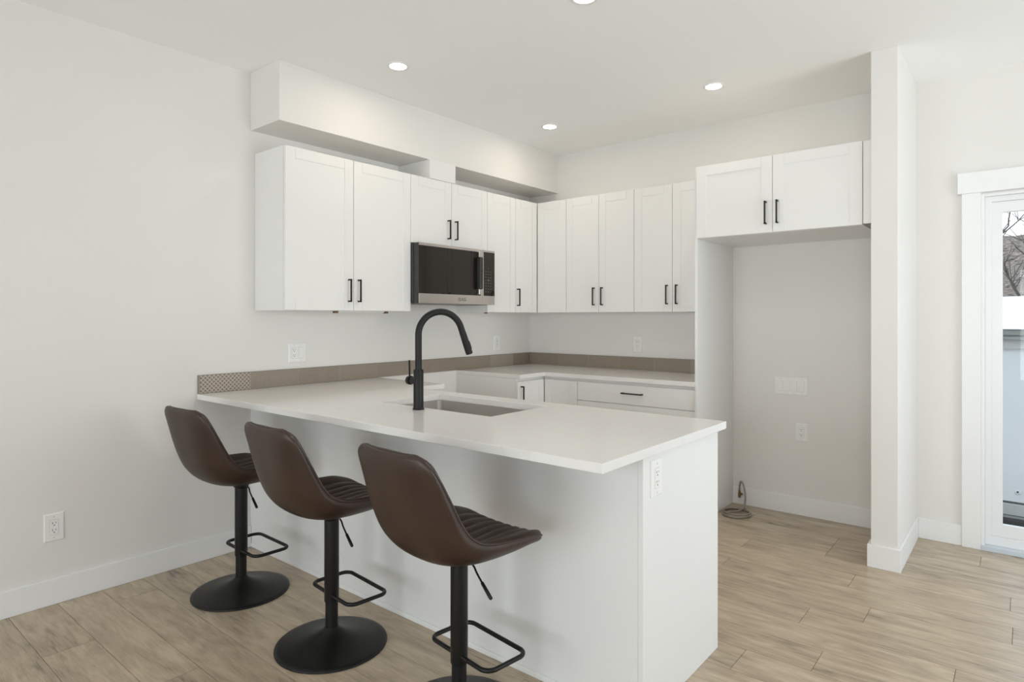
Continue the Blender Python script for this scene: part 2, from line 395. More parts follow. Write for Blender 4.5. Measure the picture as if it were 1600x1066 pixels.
# ---------------------------------------------------------------- handles and doors
def handle_v(o, par, ax, pos, face, z0, z1, mat='bronze'):
    """vertical bar pull. ax='x' : on a face x=face, centred at y=pos ; ax='y' : on face y=face looking to -y, centred at x=pos"""
    t = .009; st = .032
    mb = MB(o)
    for a, b_, c, e_ in ((z0, z0+t, 0, st), (z1-t, z1, 0, st), (z0, z1, st-t, st)):
        if ax == 'x': mb.box(face+c, face+e_, pos-t/2, pos+t/2, a, b_)
        else: mb.box(pos-t/2, pos+t/2, face-e_, face-c, a, b_)
    return mb.build('handle', M[mat], par, bevel=.0012)
def handle_h(o, par, face, x0, x1, z, mat='bronze'):
    t = .009; st = .032; mb = MB(o)
    mb.box(x0, x0+t, face-st, face, z-t/2, z+t/2).box(x1-t, x1, face-st, face, z-t/2, z+t/2).box(x0, x1, face-st, face-st+t, z-t/2, z+t/2)
    return mb.build('handle', M[mat], par, bevel=.0012)
def front(o, par, name, ax, a0, a1, z0, z1, face, th=.019, fw=.062, sign=1, shaker=True, mat='cab'):
    """door or drawer front; ax='x' face plane x=face pointing +x, a = y range ; ax='y' face plane y=face pointing sign*y, a = x range"""
    g = .0015; a0 += g; a1 -= g; z0 += g; z1 -= g
    mb = MB(o)
    if ax == 'x': P = lambda a, z, dpt: (face - dpt, a, z)
    else: P = lambda a, z, dpt: (a, face - sign * dpt, z)
    def ring(i, dpt): return [mb.bm.verts.new(Vector(P(a, z, dpt)) - mb.o) for a, z in ((a0+i, z0+i), (a1-i, z0+i), (a1-i, z1-i), (a0+i, z1-i))]
    rs = [ring(0, th), ring(0, .0012), ring(.0012, 0)]
    for a, b_ in zip(rs, rs[1:]):
        for i in range(4): mb._f([a[i], a[(i+1) % 4], b_[(i+1) % 4], b_[i]])
    mb._f(rs[0][::-1])
    if shaker and (z1 - z0) > .2:
        # stile joints run full height as fine grooves; the centre panel sits slightly back
        gw, gd, pd = .0018, .0016, .0032; e_ = .0012
        U = [a0+e_, a0+fw, a0+fw+gw, a1-fw-gw, a1-fw, a1-e_]; V = [z0+e_, z0+fw, z1-fw, z1-e_]
        dep = lambda i, j: 0 if (i < 0 or j < 0 or i > 4 or j > 2) else (pd if (j == 1 and 1 <= i <= 3) else (gd if i in (1, 3) else 0))
        vt = lambda a, z, dp: mb.bm.verts.new(Vector(P(a, z, dp)) - mb.o)
        for i in range(5):
            for j in range(3):
                dd = dep(i, j)
                mb._f([vt(U[i], V[j], dd), vt(U[i+1], V[j], dd), vt(U[i+1], V[j+1], dd), vt(U[i], V[j+1], dd)])
                dn = dep(i+1, j)
                if dn != dd: mb._f([vt(U[i+1], V[j], dd), vt(U[i+1], V[j], dn), vt(U[i+1], V[j+1], dn), vt(U[i+1], V[j+1], dd)])
                dn = dep(i, j+1)
                if dn != dd: mb._f([vt(U[i], V[j+1], dd), vt(U[i+1], V[j+1], dd), vt(U[i+1], V[j+1], dn), vt(U[i], V[j+1], dn)])
        bmesh.ops.remove_doubles(mb.bm, verts=mb.bm.verts[:], dist=.00002)
    else: mb._f(rs[-1])
    return mb.build(name, M[mat], par)
UB, UT = 1.3716, 2.2878
def wallcab_x(label, y0, y1, z0, z1, doors, handles, hz=(1.425, 1.563)):
    """cabinet on left wall, doors face +x at x=.3288"""
    c = empty('wall_cabinet', (0, (y0+y1)/2, z0)); tag(c, label, 'cabinet', 'white wall cabinets'); o = c.location
    MB(o).box(.001, .308, y0+.0005, y1-.0005, z0, z1).build('cabinet_body', M['cab'], c, bevel=.001)
    ds = [front(o, c, 'door', 'x', a, b_, z0, z1, .3288) for a, b_ in doors]
    for di, y in handles: handle_v(o, ds[di], 'x', y, .3288, *hz)
    return c
def wallcab_y(label, x0, x1, z0, z1, doors, handles, face=-.3248, back=-.001, hz=(1.426, 1.565), group='white wall cabinets'):
    c = empty('wall_cabinet', ((x0+x1)/2, 0, z0)); tag(c, label, 'cabinet', group); o = c.location
    MB(o).box(x0+.0005, x1-.0005, face+.0205, back, z0, z1).build('cabinet_body', M['cab'], c, bevel=.001)
    ds = [front(o, c, 'door', 'y', a, b_, z0, z1, face, sign=-1) for a, b_ in doors]
    for di, x in handles: handle_v(o, ds[di], 'y', x, face, *hz)
    return c
wallcab_x('tall white two-door wall cabinet between the open left end and the microwave', -2.6244, -1.712, UB, UT, [(-2.6244, -2.169), (-2.169, -1.712)], [(0, -2.206), (1, -2.136)])
wallcab_x('short white two-door wall cabinet directly above the microwave', -1.712, -.949, 1.832, UT, [(-1.712, -1.330), (-1.330, -.949)], [(0, -1.369), (1, -1.296)], hz=(1.884, 2.019))
wallcab_x('white wall cabinet right of the microwave with one pull, running into the corner', -.949, -.001, UB, UT, [(-.949, -.612), (-.612, -.3265)], [(1, -.590)])
c = empty('wall_cabinet', (.47, 0, UB)); tag(c, 'narrow white wall cabinet with no pull in the corner of the back wall', 'cabinet', 'white wall cabinets')
MB(c.location).box(.3305, .6215, -.3045, -.001, UB, UT).build('cabinet_body', M['cab'], c, bevel=.001)
front(c.location, c, 'door', 'y', .3305, .622, UB, UT, -.3248, sign=-1)
wallcab_y('white two-door wall cabinet on the back wall above the outlet, beside the narrow corner cabinet', .622, 1.233, UB, UT, [(.622, .928), (.928, 1.233)], [(0, .888), (1, .962)])
wallcab_y('white two-door wall cabinet on the back wall meeting the tall refrigerator panel', 1.233, 1.837, UB, UT, [(1.233, 1.538), (1.538, 1.837)], [(0, 1.501), (1, 1.575)])
c = wallcab_y('deep white two-door cabinet bridging over the empty refrigerator alcove', 1.856, 2.7996, 1.8359, 2.2947, [(1.856, 2.326), (2.326, 2.7996)], [(0, 2.290), (1, 2.357)], face=-.654, hz=(1.886, 2.023))
# refrigerator side panel, filler
tag(MB((1.847, 0, 0)).box(1.8385, 1.8555, -.634, -.001, 0, 2.2947).build('side_panel', M['panel'], bevel=.0008), 'tall white end panel standing between the back counter and refrigerator alcove', 'cabinet panel')
tag(MB((2.82, -.6, 1.836)).box(2.8015, 2.8445, -.652, -.632, 1.842, 2.291).build('filler_strip', M['cab'], bevel=.001), 'narrow white filler strip between the deep cabinet and the wing wall', 'filler strip')
tag(MB((.165, -1.42, UT)).box(.001, .3288, -1.54, -1.291, UT+.001, 2.4190).build('duct_cover', M['panel'], bevel=.001), 'short white boxed duct cover between the cabinet over the microwave and soffit', 'duct cover')
# under-cabinet light bar fixings
for yy, lab in ((-2.245, 'brown fixing block below the tall wall cabinet near the pulls'), (-1.86, 'brown fixing block below the tall wall cabinet nearest the microwave'),):
    tag(MB((.25, yy, UB)).box(.24, .262, yy-.013, yy+.013, UB-.014, UB-.0005).build('fixing_block', M['brown_wood'], bevel=.002), lab, 'block', 'fixing blocks below the tall wall cabinet')
tag(MB((.25, -2.05, UB)).box(.243, .259, -2.228, -1.876, UB-.008, UB-.0005).build('light_bar', M['plastic'], bevel=.002), 'slim white light bar below the tall wall cabinet', 'light bar')
tag(MB((.30, -.94, UB)).box(.292, .309, -.946, -.924, UB-.010, UB-.0005).build('fixing_block', M['brown_wood'], bevel=.002), 'tiny brown fixing block below the wall cabinet right of the microwave', 'block')

# ---------------------------------------------------------------- base cabinets
CB = .8842; CT = .914
def toe(mb): pass
c = empty('base_cabinet', (.3, -.64, 0)); tag(c, 'white base cabinet on the left wall between the range gap and the corner', 'cabinet'); o = c.location
MB(o).box(.001, .604, -.9475, -.001, .10, CB-.001).build('cabinet_body', M['cab'], c, bevel=.001)
MB(o).box(.001, .55, -.9475, -.58, 0, .0995).build('toe_kick', M['cab'], c)
ds = front(o, c, 'door', 'x', -.9475, -.6275, .105, .862, .625); handle_v(o, ds, 'x', -.912, .625, .690, .828)
c = empty('base_cabinet', (1.38, -.3, 0)); tag(c, 'wide white drawer base cabinet under the back counter with a long bar pull', 'cabinet'); o = c.location
MB(o).box(.929, 1.8375, -.604, -.001, .10, CB-.001).build('cabinet_body', M['cab'], c, bevel=.001)
MB(o).box(.929, 1.8375, -.55, -.001, 0, .0995).build('toe_kick', M['cab'], c)
for z0, z1 in ((.724, .862), (.415, .724), (.105, .415)):
    dr = front(o, c, 'drawer', 'y', .929, 1.8375, z0, z1, -.625, sign=-1, shaker=False)
    zz = z1 - .058 if z1 > .8 else z1 - .08
    handle_h(o, dr, -.625, 1.307, 1.465, zz)
c = empty('base_cabinet', (.77, -.3, 0)); tag(c, 'white blind corner base cabinet between the corner and the drawer cabinet', 'cabinet'); o = c.location
MB(o).box(.6055, .928, -.604, -.001, .10, CB-.001).build('cabinet_body', M['cab'], c, bevel=.001)
MB(o).box(.6055, .928, -.55, -.001, 0, .0995).build('toe_kick', M['cab'], c)
front(o, c, 'door', 'y', .6265, .928, .105, .862, -.625, sign=-1)
# peninsula cabinets
c = empty('peninsula_cabinet', (1.26, -2.33, 0)); tag(c, 'long white peninsula cabinet under the sink counter with plain back and end panels', 'cabinet'); o = c.location
MB(o).cells([.001, .985, 1.795, 2.509], [-2.632, -2.566, -2.075, -2.036], lambda i, j: True if i != 1 else j in (0, 2), .10, CB-.001, 'xyz').build('cabinet_body', M['cab'], c)
MB(o).box(.985, 1.795, -2.566, -2.075, .10, .115).build('cabinet_floor', M['cab'], c)
MB(o).box(.001, 2.509, -2.632, -2.10, 0, .0995).build('toe_kick', M['cab'], c)
MB(o).box(.001, 2.509, -2.650, -2.6325, 0, CB-.001).build('back_panel', M['panel'], c)
MB(o).box(2.5095, 2.5274, -2.650, -2.015, 0, CB-.001).build('end_panel', M['panel'], c, bevel=.0008)
MB(o).box(.014, 2.509, -2.656, -2.6505, 0, .022).build('floor_trim', M['trim'], c, bevel=.002)
for i, (a, b_) in enumerate(((.62, 1.0), (1.0, 1.4), (1.4, 1.8), (1.8, 2.509))):
    dd = front(o, c, 'door', 'y', a, b_, .105, .862, -2.015, sign=1)
    mb = MB(o); hx = (b_ - .04) if i % 2 == 0 else (a + .04)
    mb.box(hx-.0045, hx+.0045, -2.015, -1.983, .70, .709).box(hx-.0045, hx+.0045, -2.015, -1.983, .819, .828).box(hx-.0045, hx+.0045, -1.992, -1.983, .70, .828)
    mb.build('handle', M['bronze'], dd, bevel=.001)
c = empty('base_cabinet', (.3, -1.88, 0)); tag(c, 'narrow white base cabinet beside the range gap on the peninsula side', 'cabinet'); o = c.location
MB(o).box(.001, .604, -2.034, -1.7285, .10, CB-.001).build('cabinet_body', M['cab'], c, bevel=.001)
MB(o).box(.001, .55, -2.034, -1.7285, 0, .0995).build('toe_kick', M['cab'], c)
front(o, c, 'door', 'x', -2.012, -1.7285, .105, .862, .625)

# ---------------------------------------------------------------- countertops
SX0, SX1, SY0, SY1 = 1.026, 1.751, -2.520, -2.120
X = [.001, .666, SX0, SX1, 2.5595]; Yc = [-2.9549, SY0, SY1, -2.0074, -1.7275]
mb = MB((1.28, -2.4, CB)).cells(X, Yc, lambda i, j: (j < 3 and not (i == 2 and j == 1)) or (j == 3 and i == 0), CB, CT, 'xyz')
tag(mb.build('peninsula_countertop', M['quartz'], bevel=.0015), 'long white quartz peninsula countertop with an undermount sink cutout', 'countertop')
mb = MB((.9, -.4, CB)).cells([.001, .6468, 1.8375], [-.9475, -.6463, -.001], lambda i, j: j == 1 or i == 0, CB, CT, 'xyz')
tag(mb.build('corner_countertop', M['quartz'], bevel=.0015), 'L-shaped white quartz countertop in the corner along the back wall', 'countertop')

# sink
def rrect(x0, x1, y0, y1, r, n=6):
    P = []
    for cx, cy, a0 in ((x1-r, y1-r, 0), (x0+r, y1-r, 90), (x0+r, y0+r, 180), (x1-r, y0+r, 270)):
        for i in range(n+1):
            a = math.radians(a0 + 90*i/n); P.append((cx + r*math.cos(a), cy + r*math.sin(a)))
    return P
s = empty('kitchen_sink', ((SX0+SX1)/2, (SY0+SY1)/2, .70)); tag(s, 'undermount stainless steel sink sunk into the white peninsula countertop', 'sink'); o = s.location
mb = MB(o); rr = []
for ins, z, r in ((-.018, CB-.0012, .02), (.004, CB-.0012, .02), (.004, .745, .02), (.010, .715, .03), (.035, .703, .03), (.30*.5, .701, .03)):
    rr.append([mb.bm.verts.new(Vector((x, y, z)) - mb.o) for x, y in rrect(SX0+ins, SX1-ins, SY0+ins, SY1-ins, r)])
for a, b_ in zip(rr, rr[1:]):
    for i in range(len(a)): mb._f([a[i], a[(i+1) % len(a)], b_[(i+1) % len(a)], b_[i]])
mb._f(rr[-1]); 
basin = mb.build('basin', M['sinksteel'], s, smooth=True, angle=50)
so = basin.modifiers.new('sheet', 'SOLIDIFY'); so.thickness = .0012; so.offset = 1 
MB(o).lathe([(.045, .002), (.045, .004), (.036, .004), (.030, .0015), (.004, .0015)], (1.39, -2.32, .7005), 32).build('drain', M['steel'], s, smooth=True)

# faucet
fx, fy = 1.364, -2.575
f = empty('kitchen_faucet', (fx, fy, CT)); tag(f, 'matt black gooseneck pull-down faucet standing on the counter behind the sink', 'faucet'); o = f.location
MB(o).lathe([(.0262, 0.0003), (.0262, .006), (.0240, .008), (.0240, .010)], (fx, fy, CT), 40).build('base_ring', M['black'], f, smooth=True)
MB(o).lathe([(.0228, .008), (.0228, .178), (.0215, .1805), (.014, .1805)], (fx, fy, CT), 40).build('faucet_body', M['black'], f, smooth=True)
ang = math.radians(25); D = Vector((math.sin(ang), math.cos(ang), 0))
R_ = .105; zc = 1.252; pts = [(0, 1.085)] + [(0, 1.085 + (zc-1.085)*i/4) for i in range(1, 4)]
th_end = 19
for i in range(25):
    a = math.radians(180 - (180-th_end)*i/24); pts.append((R_ + R_*math.cos(a), zc + R_*math.sin(a)))
tx, tz = math.sin(math.radians(th_end)), -math.cos(math.radians(th_end))
ex, ez = pts[-1]
pts.append((ex+tx*.03, ez+tz*.03))
P3 = lambda t, z: Vector((fx, fy, 0)) + D*t + Vector((0, 0, z))
MB(o).tube([P3(*p) for p in pts], .0152, 20).build('spout', M['black'], f, smooth=True)
q = [(ex+tx*k, ez+tz*k) for k in (.024, .03, .09, .128, .134)]
MB(o).tube([P3(*p) for p in q], [.0152, .0158, .0166, .0166, .0152], 24).build('spray_head', M['black'], f, smooth=True, angle=60)
nrm_ = Vector((-tz, 0, tx))   # outward normal in (t,z)
MB(o).tube([P3(ex+tx*k + .0158*(-tz), ez+tz*k + .0158*tx) for k in (.075, .080, .110, .115)], [.003, .0045, .0045, .003], 12).build('spray_button', M['black'], f, smooth=True)
hx = Vector((-1, 0, 0))
zh = 1.043
MB(o).tube([(fx-.018, fy, zh), (fx-.048, fy, zh), (fx-.049, fy, zh), (fx-.0495, fy, zh)], [.0165, .0165, .0150, .0150], 28).build('valve_stem', M['black'], f, smooth=True)
hp = MB(o).tube([(fx-.050, fy, zh), (fx-.058, fy, zh), (fx-.068, fy, zh), (fx-.074, fy, zh)], [.0205, .0205, .0195, .0135], 28).build('handle', M['black'], f, smooth=True, angle=50)
MB(o).tube([(fx-.060, fy, zh+.01), (fx-.0605, fy, zh+.05), (fx-.062, fy, zh+.092)], .0042, 12).build('lever', M['black'], hp, smooth=True)

# ---------------------------------------------------------------- backsplash
def tile_mat(name, kind, base=(.235, .190, .145), light=(.56, .50, .43), plane='yz'):
    m, nt, b = nm(name); L = nt.links; g = N(nt, 'ShaderNodeNewGeometry'); sp = N(nt, 'ShaderNodeSeparateXYZ'); L.new(g.outputs['Position'], sp.inputs[0])
    U = sp.outputs['Y'] if plane == 'yz' else sp.outputs['X']; V = sp.outputs['Z']
    def mt(op, a, c=0, d_=0):
        n = N(nt, 'ShaderNodeMath', operation=op)
        for i, x in enumerate((a, c, d_)):
            if isinstance(x, (int, float)): n.inputs[i].default_value = x
            else: L.new(x, n.inputs[i])
        return n.outputs[0]
    def tri(x, per):   # 0 at multiples of per, .5 half way
        return mt('PINGPONG', mt('DIVIDE', x, per), .5)
    if kind in ('lattice', 'dots', 'weave', 'lattice_fine'):
        per = {'lattice': .0235, 'dots': .017, 'weave': .0125, 'lattice_fine': .014}[kind]
        a = tri(mt('ADD', U, V), per); c_ = tri(mt('SUBTRACT', U, V), per)
        mn = mt('MINIMUM', a, c_)
        n = N(nt, 'ShaderNodeMapRange'); w = {'lattice': .11, 'dots': .22, 'weave': .2, 'lattice_fine': .18}[kind]
        n.inputs[1].default_value = w - .04; n.inputs[2].default_value = w + .04; n.inputs[3].default_value = 1; n.inputs[4].default_value = 0
        L.new(mn, n.inputs[0]); fac = n.outputs[0]
        if kind == 'weave' : fac = mt('MULTIPLY', fac, .30)
        if kind == 'lattice_fine': fac = mt('MULTIPLY', fac, .28)
        if kind == 'dots': fac = mt('MULTIPLY', fac, .50)
    else:
        cx = N(nt, 'ShaderNodeMapping'); L.new(g.outputs['Position'], cx.inputs[0])
        cx.inputs['Scale'].default_value = {'linen': (200, 200, 40), 'grain': (14, 14, 180), 'plain': (40, 40, 40)}[kind]
        n_ = N(nt, 'ShaderNodeTexNoise'); n_.inputs['Scale'].default_value = 1; n_.inputs['Detail'].default_value = 5; L.new(cx.outputs[0], n_.inputs['Vector'])
        fac = mt('MULTIPLY', n_.outputs['Fac'], {'linen': .35, 'grain': .28, 'plain': .15}[kind])
    mx = N(nt, 'ShaderNodeMixRGB'); L.new(fac, mx.inputs[0]); mx.inputs[1].default_value = (*base, 1); mx.inputs[2].default_value = (*light, 1)
    L.new(mx.outputs[0], b.inputs['Base Color']); b.inputs['Roughness'].default_value = .42
    bp = N(nt, 'ShaderNodeBump'); bp.inputs['Strength'].default_value = .5; bp.inputs['Distance'].default_value = .0015
    L.new(fac, bp.inputs['Height']); L.new(bp.outputs[0], b.inputs['Normal'])
    return m
grout = pmat('tile_grout', (.42, .38, .33), .8)
BST = 1.0161
def splash(name, label, plane, edges, kinds, org):
    e_ = empty(name, org); tag(e_, label, 'backsplash'); o = e_.location
    kinds_u = sorted(set(kinds)); mats = [grout] + [tile_mat('tile_%s_%s' % (k, plane), k, plane=plane) for k in kinds_u]
    mb = MB(o)
    z0 = CT+.0008
    if plane == 'yz': mb.box(.0008, .009, edges[0], edges[-1], z0, BST-.003)
    else: mb.box(edges[0], edges[-1], -.009, -.0008, z0, BST-.003)
    for (a, b_), k in zip(zip(edges, edges[1:]), kinds):
        mb.mi = 1 + kinds_u.index(k); g_ = .0019
        if plane == 'yz': mb.box(.002, .0105, a+g_, b_-g_, z0+.001, BST-.0035)
        else: mb.box(a+g_, b_-g_, -.0105, -.002, z0+.001, BST-.0035)
    mb.build('tile_band', mats, e_)
    mb = MB(o)
    if plane == 'yz': mb.box(.0008, .0118, edges[0]-.008, edges[-1], BST-.003, BST).box(.0008, .0118, edges[0]-.008, edges[0], z0, BST-.003)
    else: mb.box(edges[0], edges[-1], -.0118, -.0008, BST-.003, BST)
    mb.build('edge_trim', M['metaledge'], e_)
    return e_
splash('tile_backsplash', 'low band of taupe patterned tile along the left wall behind the peninsula counter', 'yz',
       [-2.944, -2.655, -2.343, -2.044, -1.746, -1.450, -1.148, -.858, -.556, -.251, -.0125],
       ['lattice', 'linen', 'grain', 'weave', 'lattice_fine', 'grain', 'grain', 'linen', 'dots', 'plain'], (0, -1.5, CT))
splash('tile_backsplash', 'low band of taupe tile along the back wall under the outlet', 'xz',
       [.0125, .029, .327, .630, .925, 1.238, 1.542, 1.8375],
       ['plain', 'grain', 'lattice_fine', 'linen', 'grain', 'weave', 'dots'], (.9, 0, CT))

# ---------------------------------------------------------------- microwave
y0, y1, z0, z1 = -1.7105, -.9505, 1.426, 1.8305
m_ = empty('microwave', (.2, -1.33, z0)); tag(m_, 'stainless steel over-the-range microwave with dark glass door under the short wall cabinet', 'microwave'); o = m_.location
mb = MB(o); mb.box(.002, .352, y0, y1, z0+.006, z1); mb.build('microwave_body', M['micro_side'], m_, bevel=.002)
ys = -1.079                    # door / control split
dr = MB(o).box(.356, .4, y0, ys-.001, z0+.001, z1-.002); dr = dr.build('door', M['micro_side'], m_, bevel=.003)
MB(o).box(.4001, .4035, y0+.004, ys-.001, z0+.001, z0+.066).box(.4001, .4035, y0+.004, ys-.001, z1-.020, z1-.002).box(.4001, .4035, ys-.024, ys-.001, z0+.066, z1-.020).build('steel_trim', M['micro_frame'], dr, bevel=.0008)
MB(o).box(.4001, .4030, y0+.004, ys-.0245, z0+.0665, z1-.0205).build('door_glass', M['mglass'], dr)
hy = ys-.056
MB(o).box(.4035, .432, hy-.018, hy+.018, z0+.072, z0+.112).build('handle_bracket', M['micro_frame'], dr, bevel=.004)
MB(o).box(.4035, .432, hy-.018, hy+.018, z1-.062, z1-.022).build('handle_bracket', M['micro_frame'], dr, bevel=.004)
MB(o).box(.422, .440, hy-.015, hy+.017, z0+.112, z1-.062).build('door_handle', M['micro_side'], dr, bevel=.005, seg=3)
cp = MB(o).box(.353, .4, ys+.001, y1, z0+.001, z1-.002).build('control_panel', M['micro_side'], m_, bevel=.002)
MB(o).box(.4001, .4035, ys+.001, y1, z0+.001, z0+.066).box(.4001, .4035, ys+.001, y1, z1-.016, z1-.002).box(.4001, .4035, ys+.001, ys+.006, z0+.066, z1-.016).build('steel_trim', M['micro_frame'], cp, bevel=.0008)
MB(o).box(.4001, .4030, ys+.0062, y1, z0+.0665, z1-.0165).build('control_glass', M['mglass'], cp)
mb = MB(o)
for r_ in range(9):
    for k in range(3):
        yy = ys+.030+k*.028; zz = z0+.095+r_*.0215
        if r_ == 8 and k != 1: continue
        mb.box(.4031, .4034, yy-.006, yy+.006, zz-.0022, zz+.0022)
mb.box(.4031, .4034, ys+.048, ys+.068, z0+.175, z0+.19)
mb.build('key_markings', M['dots'], cp)
mb = MB(o)
for k in range(14): mb.box(.06+k*.018, .066+k*.018, y0+.06, y1-.06, z0-.001, z0+.0058)
mb.box(.03, .34, y0+.03, y0+.045, z0-.003, z0+.0058).box(.03, .34, y1-.045, y1-.03, z0-.003, z0+.0058)
mb.build('vent_grille', M['steel'], m_)
# round emblem with two letters on the steel strip
def text_mesh(txt, size, depth):
    cu = bpy.data.curves.new('t', 'FONT'); cu.body = txt; cu.size = size; cu.extrude = depth; cu.align_x = 'LEFT'; cu.align_y = 'CENTER'
    ob = bpy.data.objects.new('t', cu); COL.objects.link(ob); bpy.context.view_layer.update()
    me = bpy.data.meshes.new_from_object(ob); bpy.data.objects.remove(ob); return me
me = text_mesh('LG', .034, .0004); me.materials.append(M['slot'])
lg = bpy.data.objects.new('brand_lettering', me); COL.objects.link(lg); lg.parent = dr
lg.rotation_euler = (H, 0, H); lg.location = Vector((.4040, -1.302, z0+.033)) - o
MB(o).lathe([(.0140, .4036), (.0140, .4042), (.0120, .4042), (.0120, .4036)], (0, -1.325, z0+.033), 24, axis='x', cap=False).box(.4036, .4042, -1.326, -1.3235, z0+.026, z0+.040).box(.4036, .4042, -1.326, -1.317, z0+.026, z0+.0282).build('emblem', M['slot'], dr)

# ---------------------------------------------------------------- outlets and switches
def plate(name, label, cat, origin, rz, w, h, gangs, group=None):
    """built facing -y in local space; gangs: list of 'o' outlet, 's' switch"""
    e_ = empty(name, origin, rz); tag(e_, label, cat, group)
    mb = MB(); t = .0055; z0_ = -h/2
    rs = []
    for ins, y in ((0, -.0002), (0, -t*.45), (.004, -t)):
        rs.append([mb.bm.verts.new((x, y, z)) for x, z in ((-w/2+ins, z0_+ins), (w/2-ins, z0_+ins), (w/2-ins, -z0_-ins), (-w/2+ins, -z0_-ins))])
    for a, b_ in zip(rs, rs[1:]):
        for i in range(4): mb._f([a[i], a[(i+1) % 4], b_[(i+1) % 4], b_[i]])
    mb._f(rs[-1]); mb._f(rs[0][::-1]); mb.build('cover_plate', M['plastic'], e_)
    n = len(gangs)
    for i, g in enumerate(gangs):
        cx = (i - (n-1)/2) * .046
        # dark seam around the insert, then the insert
        MB().box(cx-.0180, cx+.0180, -t-.0002, -t+.002, -.0350, .0350).build('insert_seam', M['screw'], e_)
        if g == 'o':
            r = MB().box(cx-.0166, cx+.0166, -t-.0018, -t+.001, -.0335, .0335).build('receptacle', M['plastic'], e_, bevel=.001)
            mb = MB()
            for s_ in (-1, 1):
                zc_ = s_*.0165
                mb.box(cx-.0078, cx-.0054, -t-.0021, -t-.0005, zc_+.000, zc_+.0085).box(cx+.0054, cx+.0074, -t-.0021, -t-.0005, zc_+.0012, zc_+.0080)
                mb.lathe([(.0026, -t-.0021), (.0026, -t-.0005)], (cx, 0, zc_-.0065), 12, axis='y')
            mb.build('slot', M['slot'], r)
        else:
            mb = MB(); v = [mb.bm.verts.new(p) for p in [(cx-.0166, -t-.0004, -.0335), (cx+.0166, -t-.0004, -.0335), (cx+.0166, -t-.0026, .0), (cx-.0166, -t-.0026, .0), (cx+.0166, -t-.0046, .0335), (cx-.0166, -t-.0046, .0335), (cx-.0166, -t+.001, -.0335), (cx+.0166, -t+.001, -.0335), (cx+.0166, -t+.001, .0335), (cx-.0166, -t+.001, .0335)]]
            for q in ((0,1,2,3), (3,2,4,5), (6,7,1,0), (5,4,8,9)): mb._f([v[k] for k in q])
            mb._f([v[0], v[3], v[5], v[9], v[6]]); mb._f([v[1], v[7], v[8], v[4], v[2]])
            mb.build('rocker_switch', M['plastic'], e_)
        for s_ in (-1, 1):
            MB().lathe([(.0026, -t-.0009), (.0030, -t+.0005)], (cx, 0, s_*.0480), 12, axis='y').build('screw', M['screw'], e_, smooth=True)
    return e_
QL = H      # faces +x  (local -y -> +x)
plate('wall_outlet', 'white duplex outlet low on the left wall above the baseboard', 'outlet', (0, -3.603, .3565), QL, .079, .129, 'o')
plate('wall_outlet', 'white two-gang plate with outlet and switch under the tall wall cabinet', 'outlet', (0, -2.349, 1.113), QL, .120, .117, 'os')
plate('wall_outlet', 'white outlet on the left wall near the corner above the taupe tile band', 'outlet', (0, -.463, 1.115), QL, .079, .129, 'o')
plate('wall_outlet', 'white outlet on the back wall below the cabinets and above the tile band', 'outlet', (1.090, 0, 1.119), 0, .078, .129, 'o')
plate('light_switch', 'white four-gang switch plate on the alcove wall above the outlet', 'switch', (2.250, 0, .864), 0, .212, .119, 'ssss')
plate('wall_outlet', 'white duplex outlet on the alcove wall below the switch plate', 'outlet', (2.318, 0, .557), 0, .078, .121, 'o')
plate('wall_outlet', 'white duplex outlet on the end panel of the peninsula just below the counter', 'outlet', (2.5276, -2.561, .792), QL, .078, .123, 'o')

# ---------------------------------------------------------------- pot lights
def pot(x, y, label, group='recessed pot lights', mat='pot'):
    p = empty('ceiling_light', (x, y, CEIL)); tag(p, label, 'ceiling light', group)
    MB().lathe([(.047, -.0008), (.047, -.003), (.056, -.005), (.063, -.003), (.064, -.0003)], (0, 0, 0), 40, cap=False).build('trim_ring', M['trim'], p, smooth=True)
    mb = MB(); vs_ = [mb.bm.verts.new((.0465*math.cos(2*math.pi*i/32), .0465*math.sin(2*math.pi*i/32), -.0022)) for i in range(32)]
    mb._f(vs_[::-1]); mb.build('diffuser', M[mat], p)
    return p
pot(.747, -2.174, 'glowing recessed pot light nearest the soffit front corner above the peninsula')
pot(.749, -.723, 'glowing recessed pot light nearest the inner corner of the kitchen ceiling')
pot(2.004, -.738, 'glowing recessed pot light in front of the deep cabinet over the alcove')
pot(1.973, -2.142, 'glowing recessed pot light cut by the top edge of the picture')
for x, y, lab in ((3.1, -3.9, 'added unseen pot light over the middle of the living room'), (3.1, -6.0, 'added unseen pot light over the living room near the rear wall'),
                  (4.5, -2.1, 'added unseen pot light in front of the sliding door'), (4.5, -4.2, 'added unseen pot light over the living room near the side window'), (1.3, -6.0, 'added unseen pot light over the living room by the rear left corner')):
    pot(x, y, lab, mat='pot_added')  # unseen lamps, added to help light the room

